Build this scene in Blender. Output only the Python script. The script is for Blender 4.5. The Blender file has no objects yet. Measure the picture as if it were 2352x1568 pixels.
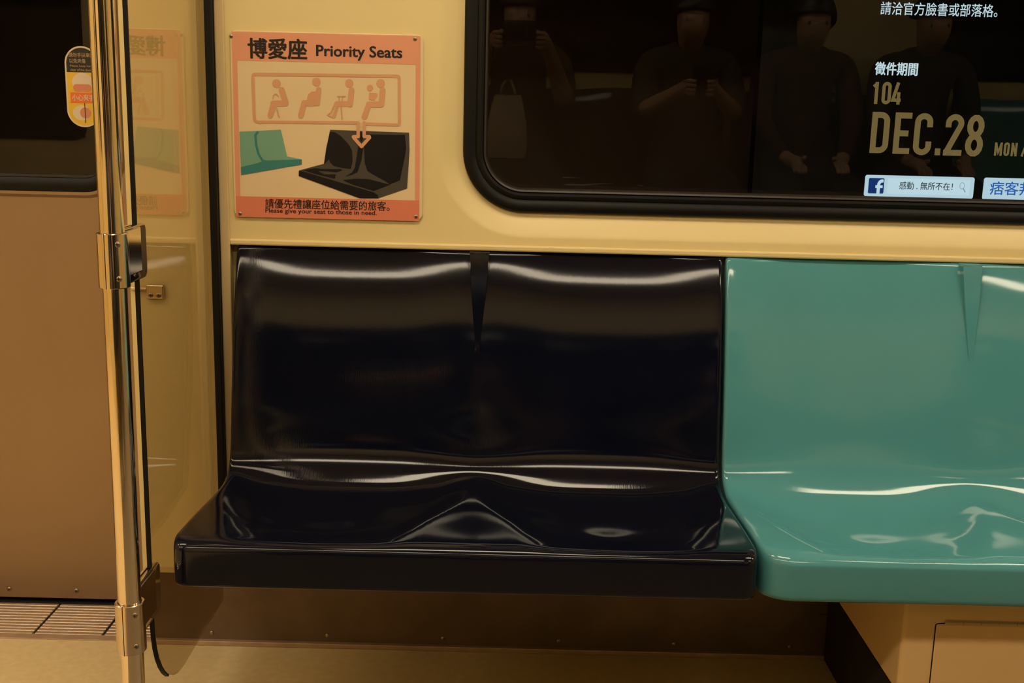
import bpy, bmesh, math, random
import numpy as np
from mathutils import Matrix, Vector
from mathutils.geometry import tessellate_polygon
random.seed(7)
scene = bpy.context.scene
COL = scene.collection
# ------------------------------------------------------------------ camera
FPX, CX, CY = 2600.0, 1176.0, 784.0            # focal length in pixels of the 2352 x 1568 frame
PITCH, ROLL = math.radians(11.71), math.radians(1.4)
CAM = np.array([0.0, -2.09, 1.09])
_F = np.array([0.0, math.cos(PITCH), -math.sin(PITCH)])
_R0 = np.array([1.0, 0.0, 0.0]); _U0 = np.cross(_R0, _F)
_U = _U0*math.cos(ROLL) - _R0*math.sin(ROLL)
_R = _R0*math.cos(ROLL) + _U0*math.sin(ROLL)
cd = bpy.data.cameras.new('camera'); cam = bpy.data.objects.new('camera', cd); COL.objects.link(cam)
cd.sensor_width = 36.0; cd.sensor_fit = 'HORIZONTAL'; cd.lens = FPX/2352*36.0; cd.clip_start = 0.02
cam.matrix_world = Matrix(((_R[0], _U[0], -_F[0], CAM[0]), (_R[1], _U[1], -_F[1], CAM[1]), (_R[2], _U[2], -_F[2], CAM[2]), (0, 0, 0, 1)))
scene.camera = cam
def wallpt(px, py, Y):
    """the point of the vertical plane at depth Y that was measured at this spot of the photograph -> (X, Z)"""
    d = _F + _R*(px-CX)/FPX - _U*(py-CY)/FPX
    t = (Y-CAM[1])/d[1]; P = CAM + d*t
    return float(P[0]), float(P[2])
# ------------------------------------------------------------------ world, exposure
w = bpy.data.worlds.new('world'); scene.world = w; w.use_nodes = True
w.node_tree.nodes['Background'].inputs[0].default_value = (0.004, 0.003, 0.002, 1)
w.node_tree.nodes['Background'].inputs[1].default_value = 0.5
vs = scene.view_settings
vs.view_transform = 'Standard'; vs.look = 'None'; vs.gamma = 1.0; vs.use_curve_mapping = False; vs.exposure = 0.0
scene.cycles.max_bounces = 10; scene.cycles.glossy_bounces = 6; scene.cycles.transparent_max_bounces = 16
scene.cycles.caustics_reflective = False; scene.cycles.caustics_refractive = False
LAMP_COLOR = (1.0, 0.84, 0.60)
LAMP_STRENGTH = 15.8
# ------------------------------------------------------------------ materials
def nt(name):
    m = bpy.data.materials.new(name); m.use_nodes = True
    return m, m.node_tree.nodes, m.node_tree.links, m.node_tree.nodes['Principled BSDF']
def rgba(c): return (c[0], c[1], c[2], 1.0)
def mat(name, color, rough=0.5, metal=0.0, spec=0.5, coat=0.0, vary=0.05, scale=6.0, bump=0.0, bscale=200.0, stretch=(1, 1, 1), emit=None, es=1.0):
    m, N, L, b = nt(name)
    b.inputs['Roughness'].default_value = rough; b.inputs['Metallic'].default_value = metal
    b.inputs['Specular IOR Level'].default_value = spec
    if coat: b.inputs['Coat Weight'].default_value = coat; b.inputs['Coat Roughness'].default_value = 0.03
    tc = N.new('ShaderNodeTexCoord'); mp = N.new('ShaderNodeMapping'); mp.inputs['Scale'].default_value = stretch
    L.new(tc.outputs['Object'], mp.inputs['Vector'])
    nz = N.new('ShaderNodeTexNoise'); nz.inputs['Scale'].default_value = scale; nz.inputs['Detail'].default_value = 4
    L.new(tc.outputs['Object'], nz.inputs['Vector'])
    cr = N.new('ShaderNodeValToRGB')
    cr.color_ramp.elements[0].position = 0.3; cr.color_ramp.elements[1].position = 0.7
    cr.color_ramp.elements[0].color = rgba([max(0, c*(1-vary)) for c in color])
    cr.color_ramp.elements[1].color = rgba([min(1, c*(1+vary)) for c in color])
    L.new(nz.outputs['Fac'], cr.inputs['Fac']); L.new(cr.outputs['Color'], b.inputs['Base Color'])
    if bump:
        n2 = N.new('ShaderNodeTexNoise'); n2.inputs['Scale'].default_value = bscale; n2.inputs['Detail'].default_value = 2
        L.new(mp.outputs[0], n2.inputs['Vector'])
        bp = N.new('ShaderNodeBump'); bp.inputs['Strength'].default_value = bump; bp.inputs['Distance'].default_value = 0.001
        L.new(n2.outputs['Fac'], bp.inputs['Height']); L.new(bp.outputs['Normal'], b.inputs['Normal'])
    if emit:
        b.inputs['Emission Color'].default_value = rgba(emit); b.inputs['Emission Strength'].default_value = es
    return m
def glass(name, tint, ior=1.5, rough=0.0):
    m, N, L, b = nt(name); N.remove(b)
    out = N['Material Output']
    tr = N.new('ShaderNodeBsdfTransparent'); tr.inputs[0].default_value = rgba(tint)
    gl = N.new('ShaderNodeBsdfGlossy'); gl.inputs['Roughness'].default_value = rough; gl.inputs[0].default_value = (1, 1, 1, 1)
    lw = N.new('ShaderNodeLayerWeight'); lw.inputs['Blend'].default_value = 0.5
    pw = N.new('ShaderNodeMath'); pw.operation = 'POWER'; pw.inputs[1].default_value = 5.0; L.new(lw.outputs['Facing'], pw.inputs[0])
    r0 = ((ior-1)/(ior+1))**2
    fr = N.new('ShaderNodeMath'); fr.operation = 'MULTIPLY_ADD'; fr.inputs[1].default_value = 1-r0; fr.inputs[2].default_value = r0; L.new(pw.outputs[0], fr.inputs[0])
    mx = N.new('ShaderNodeMixShader')
    L.new(fr.outputs[0], mx.inputs[0]); L.new(tr.outputs[0], mx.inputs[1]); L.new(gl.outputs[0], mx.inputs[2]); L.new(mx.outputs[0], out.inputs['Surface'])
    return m
def emitter(name, color, strength):
    m, N, L, b = nt(name); N.remove(b)
    e = N.new('ShaderNodeEmission'); e.inputs[0].default_value = rgba(color); e.inputs[1].default_value = strength
    L.new(e.outputs[0], N['Material Output'].inputs['Surface'])
    return m
M = {}
M['cream'] = mat('cream_panel', (0.70, 0.56, 0.265), 0.38, vary=0.02, scale=3)
M['cabinet'] = mat('ochre_cream_cabinet', (0.86, 0.57, 0.26), 0.4, vary=0.03)
M['creamtrim'] = mat('cream_trim', (0.60, 0.44, 0.22), 0.4, vary=0.03)
M['floor'] = mat('cream_floor_vinyl', (0.72, 0.545, 0.28), 0.55, vary=0.06, scale=60)
M['aisle'] = mat('low_bounce_speckled_aisle_floor', (0.18, 0.138, 0.078), 0.5, vary=0.25, scale=120)  # tone darkened to weaken bounce under the seats and reflections in their fronts
M['steel'] = mat('brushed_stainless_steel', (0.345, 0.24, 0.152), 0.38, metal=0.75, vary=0.05, scale=3, bump=0.05, bscale=90, stretch=(1, 1, 12))
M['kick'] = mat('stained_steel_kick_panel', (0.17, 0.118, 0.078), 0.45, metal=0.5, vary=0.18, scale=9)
M['chrome'] = mat('polished_stainless_steel', (0.84, 0.72, 0.56), 0.11, metal=1.0, vary=0.02)
M['satin'] = mat('satin_stainless_steel', (0.70, 0.58, 0.45), 0.2, metal=1.0, vary=0.03)
M['sill'] = mat('worn_aluminium_sill', (0.50, 0.37, 0.26), 0.42, metal=0.55, vary=0.1, scale=30)
M['rubber'] = mat('black_rubber', (0.003, 0.0026, 0.0022), 0.5, spec=0.22, vary=0.1)
M['bead'] = mat('dark_rubber_bead', (0.035, 0.028, 0.022), 0.3, vary=0.1)
M['kickblack'] = mat('black_kick_plate', (0.006, 0.005, 0.004), 0.6, vary=0.2)
M['black_seat'] = mat('glossy_navy_black_plastic', (0.003, 0.0038, 0.0095), 0.075, spec=0.36, vary=0.1, bump=0.04, bscale=60, stretch=(14, 1, 1))
M['teal_seat'] = mat('glossy_teal_plastic', (0.074, 0.268, 0.295), 0.07, spec=0.55, vary=0.03, bump=0.02, bscale=60, stretch=(14, 1, 1))
M['partition'] = glass('tinted_partition_glass', (0.84, 0.795, 0.70), 1.5)
M['pane'] = glass('dark_window_glass', (0.72, 0.72, 0.70), 1.45)
M['screw'] = mat('dull_screw_steel', (0.35, 0.27, 0.19), 0.35, metal=0.9, vary=0.1)
M['slot'] = mat('black_recess', (0.004, 0.003, 0.002), 0.8)
M['ceil'] = mat('cream_ceiling', (0.60, 0.52, 0.38), 0.5, vary=0.02)
M['lampglass'] = emitter('lamp_diffuser', LAMP_COLOR, LAMP_STRENGTH)
M['tunnel'] = mat('dark_brown_tunnel_wall', (0.20, 0.13, 0.085), 0.8, vary=0.15, scale=2)
# ------------------------------------------------------------------ mesh helpers
def link(name, me, m, parent=None, smooth=False):
    o = bpy.data.objects.new(name, me); COL.objects.link(o)
    if m is not None: me.materials.append(m)
    if smooth: me.polygons.foreach_set('use_smooth', [True]*len(me.polygons))
    if parent is not None: o.parent = parent
    return o
def origin(parent):
    v = Vector((0, 0, 0))
    while parent is not None: v += parent.location; parent = parent.parent
    return v
def mesh(name, verts, faces, m, parent=None, smooth=False):
    off = origin(parent)
    me = bpy.data.meshes.new(name); me.from_pydata([(v[0]-off.x, v[1]-off.y, v[2]-off.z) for v in verts], [], faces)
    bm = bmesh.new(); bm.from_mesh(me); bmesh.ops.recalc_face_normals(bm, faces=bm.faces); bm.to_mesh(me); bm.free()
    return link(name, me, m, parent, smooth)
def from_bm(name, bm, m, parent=None, smooth=False):
    off = origin(parent); bmesh.ops.translate(bm, verts=bm.verts, vec=-off)
    bmesh.ops.recalc_face_normals(bm, faces=bm.faces)
    me = bpy.data.meshes.new(name); bm.to_mesh(me); bm.free()
    return link(name, me, m, parent, smooth)
def box_bm(x0, x1, y0, y1, z0, z1, r=0.0, seg=2, bm=None):
    b = bmesh.new()
    bmesh.ops.create_cube(b, size=1.0, matrix=Matrix.Translation(((x0+x1)/2, (y0+y1)/2, (z0+z1)/2)) @ Matrix.Diagonal((abs(x1-x0), abs(y1-y0), abs(z1-z0), 1)))
    if r: bmesh.ops.bevel(b, geom=b.edges[:], offset=r, segments=seg, affect='EDGES', profile=0.5)
    if bm is None: return b
    me = bpy.data.meshes.new('tmp'); b.to_mesh(me); b.free(); bm.from_mesh(me); bpy.data.meshes.remove(me)
    return bm
def box(name, x0, x1, y0, y1, z0, z1, m, parent=None, r=0.0, seg=2):
    return from_bm(name, box_bm(x0, x1, y0, y1, z0, z1, r, seg), m, parent, False)
def lathe(name, prof, c, axis, m, parent=None, n=40, smooth=True, tube=False):
    """prof: (radius, height) pairs turned about an axis through c"""
    V = []; F = []
    for k, (r, h) in enumerate(prof):
        for i in range(n):
            a = 2*math.pi*i/n; p, q = r*math.cos(a), r*math.sin(a)
            V.append({'Z': (c[0]+p, c[1]+q, c[2]+h), 'Y': (c[0]+p, c[1]+h, c[2]+q), 'X': (c[0]+h, c[1]+p, c[2]+q)}[axis])
    for k in range(len(prof)-1):
        for i in range(n):
            j = (i+1) % n; F.append((k*n+i, k*n+j, (k+1)*n+j, (k+1)*n+i))
    if tube: F += [((len(prof)-1)*n+i, (len(prof)-1)*n+(i+1) % n, (i+1) % n, i) for i in range(n)]
    else: F.append(tuple(range(n))); F.append(tuple(range((len(prof)-1)*n, len(prof)*n)))
    o = mesh(name, V, F, m, parent, smooth)
    o.data.set_sharp_from_angle(angle=math.radians(35))
    return o
def empty(name, loc, label=None, cat=None, group=None, kind=None):
    o = bpy.data.objects.new(name, None); COL.objects.link(o); o.location = loc; o.empty_display_size = 0.05
    return tag(o, label, cat, group, kind)
def tag(o, label=None, cat=None, group=None, kind=None):
    if label: o['label'] = label
    if cat: o['category'] = cat
    if group: o['group'] = group
    if kind: o['kind'] = kind
    return o
def struct(o): o['kind'] = 'structure'; return o
def rrect(x0, x1, z0, z1, r, n=12):
    """rounded rectangle loop of (x, z), counter-clockwise"""
    out = []
    for cx, cz, a0 in ((x1-r, z1-r, 0), (x0+r, z1-r, 90), (x0+r, z0+r, 180), (x1-r, z0+r, 270)):
        for i in range(n+1):
            a = math.radians(a0+90*i/n); out.append((cx+r*math.cos(a), cz+r*math.sin(a)))
    return out
def loops(name, rings, m, parent=None, cap0=False, cap1=False, smooth=True, closed=False):
    """skin a list of equal-length closed rings of 3-D points"""
    n = len(rings[0]); V = [p for r in rings for p in r]; F = []
    K = len(rings)
    for k in range(K if closed else K-1):
        for i in range(n):
            j = (i+1) % n; k2 = (k+1) % K
            F.append((k*n+i, k*n+j, k2*n+j, k2*n+i))
    if cap0: F.append(tuple(range(n)))
    if cap1: F.append(tuple(range((K-1)*n, K*n)))
    o = mesh(name, V, F, m, parent, smooth)
    o.data.set_sharp_from_angle(angle=math.radians(40))
    return o
def screw_head(name, c, facing, r, parent, m=None, cross=True):
    """domed screw with a cross recess; facing '-Y' or '+X'"""
    s = {'-Y': ('Y', -1), '+X': ('X', 1)}[facing]
    h = s[1]
    o = lathe(name, [(r*1.0, 0), (r*0.98, h*r*0.2), (r*0.75, h*r*0.42), (r*0.3, h*r*0.5), (0.0001, h*r*0.5)], c, s[0], m or M['screw'], parent, 16)
    if cross:
        b = box_bm(-r*0.6, r*0.6, -r*0.1, r*0.1, -r*0.12, r*0.12); box_bm(-r*0.12, r*0.12, -r*0.1, r*0.1, -r*0.6, r*0.6, bm=b)
        if facing == '+X': bmesh.ops.rotate(b, verts=b.verts, cent=(0, 0, 0), matrix=Matrix.Rotation(math.pi/2, 3, 'Z'))
        d = Vector((0, -r*0.46, 0)) if facing == '-Y' else Vector((r*0.46, 0, 0))
        bmesh.ops.translate(b, verts=b.verts, vec=Vector(c)+d)
        from_bm('recess', b, M['slot'], o)
    return o
# --- flat print helpers (2-D shapes in a vertical plane at depth Y, facing the aisle)
def flat(name, polys, Y, m, parent, thick=0.0003):
    """each polygon is a list of (x, z); one thin printed layer whose front lies at Y"""
    bm = bmesh.new()
    st = min(6e-6, 0.00025/max(1, len(polys)))
    for k_, poly in enumerate(polys):
        vs_ = [bm.verts.new((p[0], Y-st*k_, p[1])) for p in poly]
        for t3 in tessellate_polygon([[Vector((p[0], p[1], 0)) for p in poly]]):
            f = bm.faces.new([vs_[i] for i in t3]); f.normal_update()
            if f.normal.y > 0: f.normal_flip()
    off = origin(parent); bmesh.ops.translate(bm, verts=bm.verts, vec=-off)
    me = bpy.data.meshes.new(name); bm.to_mesh(me); bm.free()
    return link(name, me, m, parent)
def stroke(pts, wd, closed=False, cap=True):
    """polyline of (x, z) widened to polygons"""
    out = []; n = len(pts)
    for i in range(n if closed else n-1):
        a = Vector(pts[i]); b = Vector(pts[(i+1) % n]); d = (b-a)
        if d.length < 1e-7: continue
        d.normalize(); q = Vector((-d.y, d.x))*wd/2
        out.append([tuple(a+q), tuple(b+q), tuple(b-q), tuple(a-q)])
    for i in range(n):
        if closed or 0 < i < n-1 or cap: out.append(disc(pts[i], wd/2, 14))
    return out
def disc(c, r, n=28): return [(c[0]+r*math.cos(2*math.pi*i/n), c[1]+r*math.sin(2*math.pi*i/n)) for i in range(n)]
def arc(c, rx, rz, a0, a1, n=14): return [(c[0]+rx*math.cos(math.radians(a0+(a1-a0)*i/n)), c[1]+rz*math.sin(math.radians(a0+(a1-a0)*i/n))) for i in range(n+1)]
def text(name, body, x0, x1, z0, z1, Y, m, parent, bold=0.0, shear=0.0):
    """lettering fitted to the box (x0..x1, z0..z1) of the vertical plane at Y"""
    c = bpy.data.curves.new('lettering', 'FONT'); c.body = body; c.resolution_u = 3; c.shear = shear
    o = bpy.data.objects.new('lettering', c); COL.objects.link(o)
    bpy.context.view_layer.update()
    me = bpy.data.meshes.new_from_object(o.evaluated_get(bpy.context.evaluated_depsgraph_get()))
    bpy.data.objects.remove(o); bpy.data.curves.remove(c)
    co = np.empty(len(me.vertices)*3); me.vertices.foreach_get('co', co); co = co.reshape(-1, 3)
    mn, mx = co.min(0), co.max(0); off = origin(parent)
    new = np.empty_like(co)
    new[:, 0] = x0+(co[:, 0]-mn[0])/(mx[0]-mn[0])*(x1-x0)-off.x
    new[:, 2] = z0+(co[:, 1]-mn[1])/(mx[1]-mn[1])*(z1-z0)-off.z
    new[:, 1] = Y-off.y
    if bold:
        h = (z1-z0)*bold; faces = [tuple(p.vertices) for p in me.polygons]; V = []; F = []
        for k, (dx, dz) in enumerate(((0, 0), (-1, 0), (1, 0), (0, -0.7), (0, 0.7), (-0.7, -0.5), (0.7, 0.5), (-0.7, 0.5), (0.7, -0.5))):
            q = new+np.array([dx*h, -2e-5*k, dz*h]); b0 = len(V); V += [tuple(v) for v in q]; F += [tuple(i+b0 for i in f) for f in faces]
        bpy.data.meshes.remove(me); me = bpy.data.meshes.new(name); me.from_pydata(V, [], F)
    else:
        me.vertices.foreach_set('co', new.ravel())
    me.materials.clear(); me.update(); me.name = name
    return link(name, me, m, parent)
# ================================================================== SETTING
XD = -0.716            # edge of the door opening
CAR_L, CAR_R, ZC, Y_OPP = -4.2, 4.2, 2.12, -2.76
fl = struct(empty('floor', (0, 0, 0)))
box('seat_side_strip', -0.80, CAR_R, -0.36, 0.075, -0.05, 0.0, M['floor'], fl)
box('vestibule_strip', CAR_L, -0.80, -2.20, 0.075, -0.05, 0.0, M['floor'], fl)
box('aisle_strip', -0.80, CAR_R, -2.20, -0.36, -0.05, 0.0, M['aisle'], fl)  # unseen dark strip, added to limit light bounced onto the seats
box('far_side_strip', CAR_L, CAR_R, Y_OPP, -2.20, -0.05, 0.0, M['floor'], fl)
struct(box('ceiling', CAR_L, CAR_R, Y_OPP-0.05, 0.35, ZC, ZC+0.05, M['ceil']))
# ---- wall with the window, moulded surround
WX0, WX1, WZ0, WZ1, WR = -0.0975, 1.36, 0.899, 1.60, 0.112     # outer edge of the rubber gasket
def wring(d, Y, dz=0.0):
    return [(x, Y, z) for x, z in rrect(WX0-d, WX1+d, WZ0-d, WZ1+d, WR+d, 16)]
wall_x1 = CAR_R
def build_wall():
    prof = [(-0.012, 0.020), (0.0, 0.0170), (0.006, 0.0166), (0.011, 0.0155), (0.015, 0.0135), (0.021, 0.0105), (0.030, 0.0062), (0.038, 0.0028), (0.043, 0.0008), (0.047, 0.0)]
    bm = bmesh.new(); rings = []
    for d, y in prof: rings.append([bm.verts.new(p) for p in wring(d, y)])
    n = len(rings[0])
    for k in range(len(rings)-1):
        for i in range(n):
            bm.faces.new((rings[k][i], rings[k][(i+1) % n], rings[k+1][(i+1) % n], rings[k+1][i]))
    z0, z1 = 0.175, ZC
    outer = [bm.verts.new(p) for p in ((XD, 0, z0), (-0.5285, 0, z0), (-0.5285, 0, 0.8285), (wall_x1, 0, 0.8285), (wall_x1, 0, z1), (XD, 0, z1))]
    eo = [bm.edges.new((outer[i], outer[(i+1) % 6])) for i in range(6)]
    ei = [bm.edges.get((rings[-1][i], rings[-1][(i+1) % n])) for i in range(n)]
    bmesh.ops.triangle_fill(bm, edges=eo+ei, use_beauty=True)
    # returns: door jamb and lower edge
    b1 = [bm.verts.new(p) for p in ((XD, 0.34, z0), (XD, 0.34, z1))]
    bm.faces.new((outer[0], outer[5], b1[1], b1[0]))
    bk = [bm.verts.new(p) for p in ((XD, 0.05, z0), (-0.5285, 0.05, z0), (-0.5285, 0.05, 0.8285), (wall_x1, 0.05, 0.8285))]
    for i in range(3): bm.faces.new((outer[i], outer[i+1], bk[i+1], bk[i]))
    o = from_bm('wall_back', bm, M['cream'], None, True); o.data.set_sharp_from_angle(angle=math.radians(50))
    return struct(o)
wall = build_wall()
struct(box('wall_lower', -0.5285, CAR_R, 0.026, 0.05, 0.175, 0.83, M['cream']))
# moulded bead along the lower edge of the panel, above the seat backs
struct(box('trim_1', -0.528, wall_x1, -0.0045, 0.004, 0.8272, 0.8385, M['cream'], r=0.003))
# narrow edge strip beside the glass gasket
struct(box('trim_2', -0.5440, -0.5265, -0.005, 0.002, 0.19, ZC, M['creamtrim'], r=0.002))
# ---- lower kick panel under the seats
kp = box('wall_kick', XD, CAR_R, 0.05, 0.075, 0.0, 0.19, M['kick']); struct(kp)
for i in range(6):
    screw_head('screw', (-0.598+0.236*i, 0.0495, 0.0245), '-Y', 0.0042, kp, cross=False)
ledge = box('trim_3', XD, 0.652, 0.040, 0.052, 0.0, 0.0105, M['sill'], r=0.0015); struct(ledge)
# ---- window: gasket, bead, pane (the pane leans in a little towards the top, as the car side does)
win = struct(empty('window_1', (WX0, 0, WZ0)))
def gasket(name, ox0, ox1, oz0, oz1, orr, prof, m, parent):
    rings = [[(x, y, z) for x, z in rrect(ox0+d, ox1-d, oz0+d, oz1-d, max(orr-d, 0.004), 16)] for d, y in prof]
    return loops(name, rings, m, parent)
gasket('gasket', WX0, WX1, WZ0, WZ1, WR, [(-0.001, 0.03), (-0.001, 0.013), (0.001, 0.0085), (0.005, 0.006), (0.012, 0.005), (0.020, 0.0075), (0.023, 0.0105), (0.026, 0.0085), (0.031, 0.008), (0.035, 0.012), (0.0365, 0.03), (0.0365, 0.062)], M['rubber'], win)
gasket('glazing_bead', WX0, WX1, WZ0, WZ1, WR, [(0.0355, 0.062), (0.0355, 0.019), (0.0375, 0.0165), (0.0405, 0.0175), (0.042, 0.022), (0.042, 0.062)], M['bead'], win)
def tilted(x0, x1, z0, z1, r, yb, tilt, n=12):
    return [(x, yb-(z-z0)*math.tan(tilt), z) for x, z in rrect(x0, x1, z0, z1, r, n)]
TILT = math.radians(3.6)
mesh('pane', tilted(WX0+0.038, WX1-0.038, WZ0+0.038, WZ1-0.038, WR-0.038, 0.058, TILT), [tuple(range(52))], M['pane'], win)
# ---- door: leaf with rounded window
YD = 0.222
door = struct(empty('door_1', (-1.1, YD, 0.012)))
DX0, DX1, DZ0, DZ1, DR = -1.34, -0.800, 0.899, 1.66, 0.075
def door_leaf():
    bm = bmesh.new()
    prof = [(-0.004, YD+0.03), (-0.004, YD), (0.0, YD-0.006), (0.006, YD-0.006), (0.012, YD)]
    rings = [[bm.verts.new((x, y, z)) for x, z in rrect(DX0-d, DX1+d, DZ0-d, DZ1+d, DR+d, 12)] for d, y in prof]
    n = len(rings[0])
    for k in range(len(rings)-1):
        for i in range(n): bm.faces.new((rings[k][i], rings[k][(i+1) % n], rings[k+1][(i+1) % n], rings[k+1][i]))
    x0, x1, z0, z1 = -1.452, -0.690, 0.012, 1.98
    outer = [bm.verts.new(p) for p in ((x0, YD, z0), (x1, YD, z0), (x1, YD, z1), (x0, YD, z1))]
    eo = [bm.edges.new((outer[i], outer[(i+1) % 4])) for i in range(4)]
    ei = [bm.edges.get((rings[-1][i], rings[-1][(i+1) % n])) for i in range(n)]
    bmesh.ops.triangle_fill(bm, edges=eo+ei, use_beauty=True)
    back = [bm.verts.new(p) for p in ((x0, YD+0.035, z0), (x1, YD+0.035, z0), (x1, YD+0.035, z1), (x0, YD+0.035, z1))]
    for i in range(4): bm.faces.new((outer[i], outer[(i+1) % 4], back[(i+1) % 4], back[i]))
    o = from_bm('leaf', bm, M['steel'], door, True); o.data.set_sharp_from_angle(angle=math.radians(30))
door_leaf()
gasket('window_gasket', DX0, DX1, DZ0, DZ1, DR, [(-0.002, YD+0.02), (-0.001, YD-0.005), (0.006, YD-0.009), (0.020, YD-0.008), (0.028, YD-0.004), (0.030, YD+0.03)], M['rubber'], door)
gasket('glazing_bead', DX0, DX1, DZ0, DZ1, DR, [(0.029, YD+0.03), (0.029, YD-0.003), (0.031, YD-0.004), (0.033, YD-0.001), (0.034, YD+0.03)], M['bead'], door)
mesh('window_pane', [(x, YD+0.012, z) for x, z in rrect(DX0+0.026, DX1-0.026, DZ0+0.026, DZ1-0.026, DR-0.026, 12)], [tuple(range(52))], M['pane'], door)
for x in (-1.381, -1.234, -1.087, -0.940, -0.793): screw_head('screw', (x, YD, 0.030), '-Y', 0.0050, door)
d2 = struct(empty('door_2', (-1.9, YD, 0.012)))
box('leaf', -2.25, -1.458, YD, YD+0.035, 0.012, 1.98, M['steel'], d2)
struct(box('wall_doorhead', -2.25, XD, 0.0, 0.34, 1.97, ZC, M['cream']))
struct(box('wall_left', CAR_L, -2.25, 0.0, 0.05, 0.0, ZC, M['cream']))
# ribbed door sill
sill = struct(empty('trim_4', (-1.1, 0.14, 0.0)))
box('sill_plate', -2.25, XD+0.02, 0.052, 0.260, -0.03, -0.0035, M['slot'], sill)
seg_x = [-1.4065, -1.2629, -1.1193, -0.9747, -0.8311, -0.6995]
for k in range(5):
    m0 = None
    for i in range(11):
        y = 0.0735 + i*0.0132
        if m0 is None:
            m0 = box('rib', seg_x[k]+0.0022, seg_x[k+1]-0.0022, y, y+0.0105, -0.0035, 0.0015, M['sill'], sill, r=0.0012, seg=1)
        else:
            c = m0.copy(); COL.objects.link(c); c.location.y = 0.0132*i
box('sill_nosing', -2.25, XD, 0.050, 0.0715, -0.003, 0.0025, M['sill'], sill, r=0.001)
box('sill_gap', -2.25, -0.69, 0.2185, 0.30, -0.003, 0.0005, M['slot'], sill)
# ---- far side of the car (seen only as reflections)
def opp_wall():
    xs = [(-4.0, -3.3), (-2.9, -2.0), (-0.95, 1.25), (1.75, 3.5)]
    bm = bmesh.new()
    box_bm(CAR_L, CAR_R, Y_OPP-0.05, Y_OPP, 0.0, 0.90, bm=bm); box_bm(CAR_L, CAR_R, Y_OPP-0.05, Y_OPP, 1.60, ZC, bm=bm)
    e = [CAR_L]+[v for p in xs for v in p]+[CAR_R]
    for i in range(0, len(e), 2): box_bm(e[i], e[i+1], Y_OPP-0.05, Y_OPP, 0.90, 1.60, bm=bm)
    o = struct(from_bm('wall_opposite', bm, M['cream']))
    for k, (a, b) in enumerate(xs):
        wn = struct(empty('window_%d' % (k+2), ((a+b)/2, Y_OPP, 0.90)))
        gasket('gasket', a-0.01, b+0.01, 0.89, 1.61, 0.06, [(0, Y_OPP-0.02), (0, Y_OPP+0.006), (0.04, Y_OPP+0.006), (0.045, Y_OPP-0.03)], M['rubber'], wn)
        mesh('pane', [(x, Y_OPP-0.012, z) for x, z in rrect(a+0.02, b-0.02, 0.92, 1.58, 0.05, 8)], [tuple(range(36))], M['pane'], wn)
opp_wall()
struct(box('wall_end_left', CAR_L-0.05, CAR_L, Y_OPP-0.05, 0.35, 0.0, ZC, M['cream']))
struct(box('wall_end_right', CAR_R, CAR_R+0.05, Y_OPP-0.05, 0.35, 0.0, ZC, M['cream']))
# ---- ceiling lamps: rows of fluorescent fixtures
def lamp_fixture(x, y, L, wd, label):
    t = empty('ceiling_lamp', (x, y, ZC), label, 'lamp', 'ceiling lamp fixtures')
    box('housing', x-L/2, x+L/2, y-wd/2-0.02, y+wd/2+0.02, ZC-0.03, ZC-0.001, M['ceil'], t)
    box('diffuser', x-L/2+0.02, x+L/2-0.02, y-wd/2, y+wd/2, ZC-0.04, ZC-0.0305, M['lampglass'], t)
LAMP_ROWS = [(-0.78, 0.26, [(-3.15, 0.95), (-1.60, 0.95), (-0.06, 0.92), (1.46, 0.95), (3.0, 0.95)]),
             (-2.05, 0.17, [(-3.4, 1.2), (-2.1, 1.2), (-0.80, 1.2), (0.47, 1.2), (2.55, 1.2)])]
names = ['at the far left end', 'by the doors', 'over the navy bench', 'over the teal bench', 'at the far right end']
for r, (y, wd, seg) in enumerate(LAMP_ROWS):
    for (x, L), nm in zip(seg, names):
        lamp_fixture(x, y, L, wd, 'long warm ceiling lamp %s, %s row' % (nm, ('seat side', 'aisle side')[r]))
# ---- outside: dark tunnel wall
struct(box('wall_tunnel', -5, 6, 1.55, 1.6, -0.6, 3.0, M['tunnel']))
# ================================================================== SEATS
def catmull(P, sub):
    out = []
    for i in range(len(P)-1):
        p0, p1, p2, p3 = P[max(i-1, 0)], P[i], P[i+1], P[min(i+2, len(P)-1)]
        s = sub[i] if isinstance(sub, list) else sub
        for k in range(s):
            t = k/s
            out.append(tuple(0.5*((2*p1[a])+(-p0[a]+p2[a])*t+(2*p0[a]-5*p1[a]+4*p2[a]-p3[a])*t*t+(-p0[a]+3*p1[a]-3*p2[a]+p3[a])*t**3) for a in (0, 1)))
    out.append(P[-1]); return out
RIM = [(0.020, 0.8265), (0.002, 0.8265), (-0.004, 0.8235), (-0.0085, 0.816), (-0.0165, 0.795), (-0.0272, 0.763), (-0.0402, 0.719), (-0.055, 0.662), (-0.0688, 0.602), (-0.0804, 0.545), (-0.0906, 0.487),
       (-0.099, 0.455), (-0.113, 0.432), (-0.140, 0.4195), (-0.180, 0.417), (-0.27, 0.4225), (-0.36, 0.428), (-0.430, 0.431), (-0.452, 0.4305), (-0.463, 0.4265), (-0.4695, 0.419), (-0.471, 0.408), (-0.471, 0.372), (-0.469, 0.360), (-0.460, 0.354)]
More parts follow.
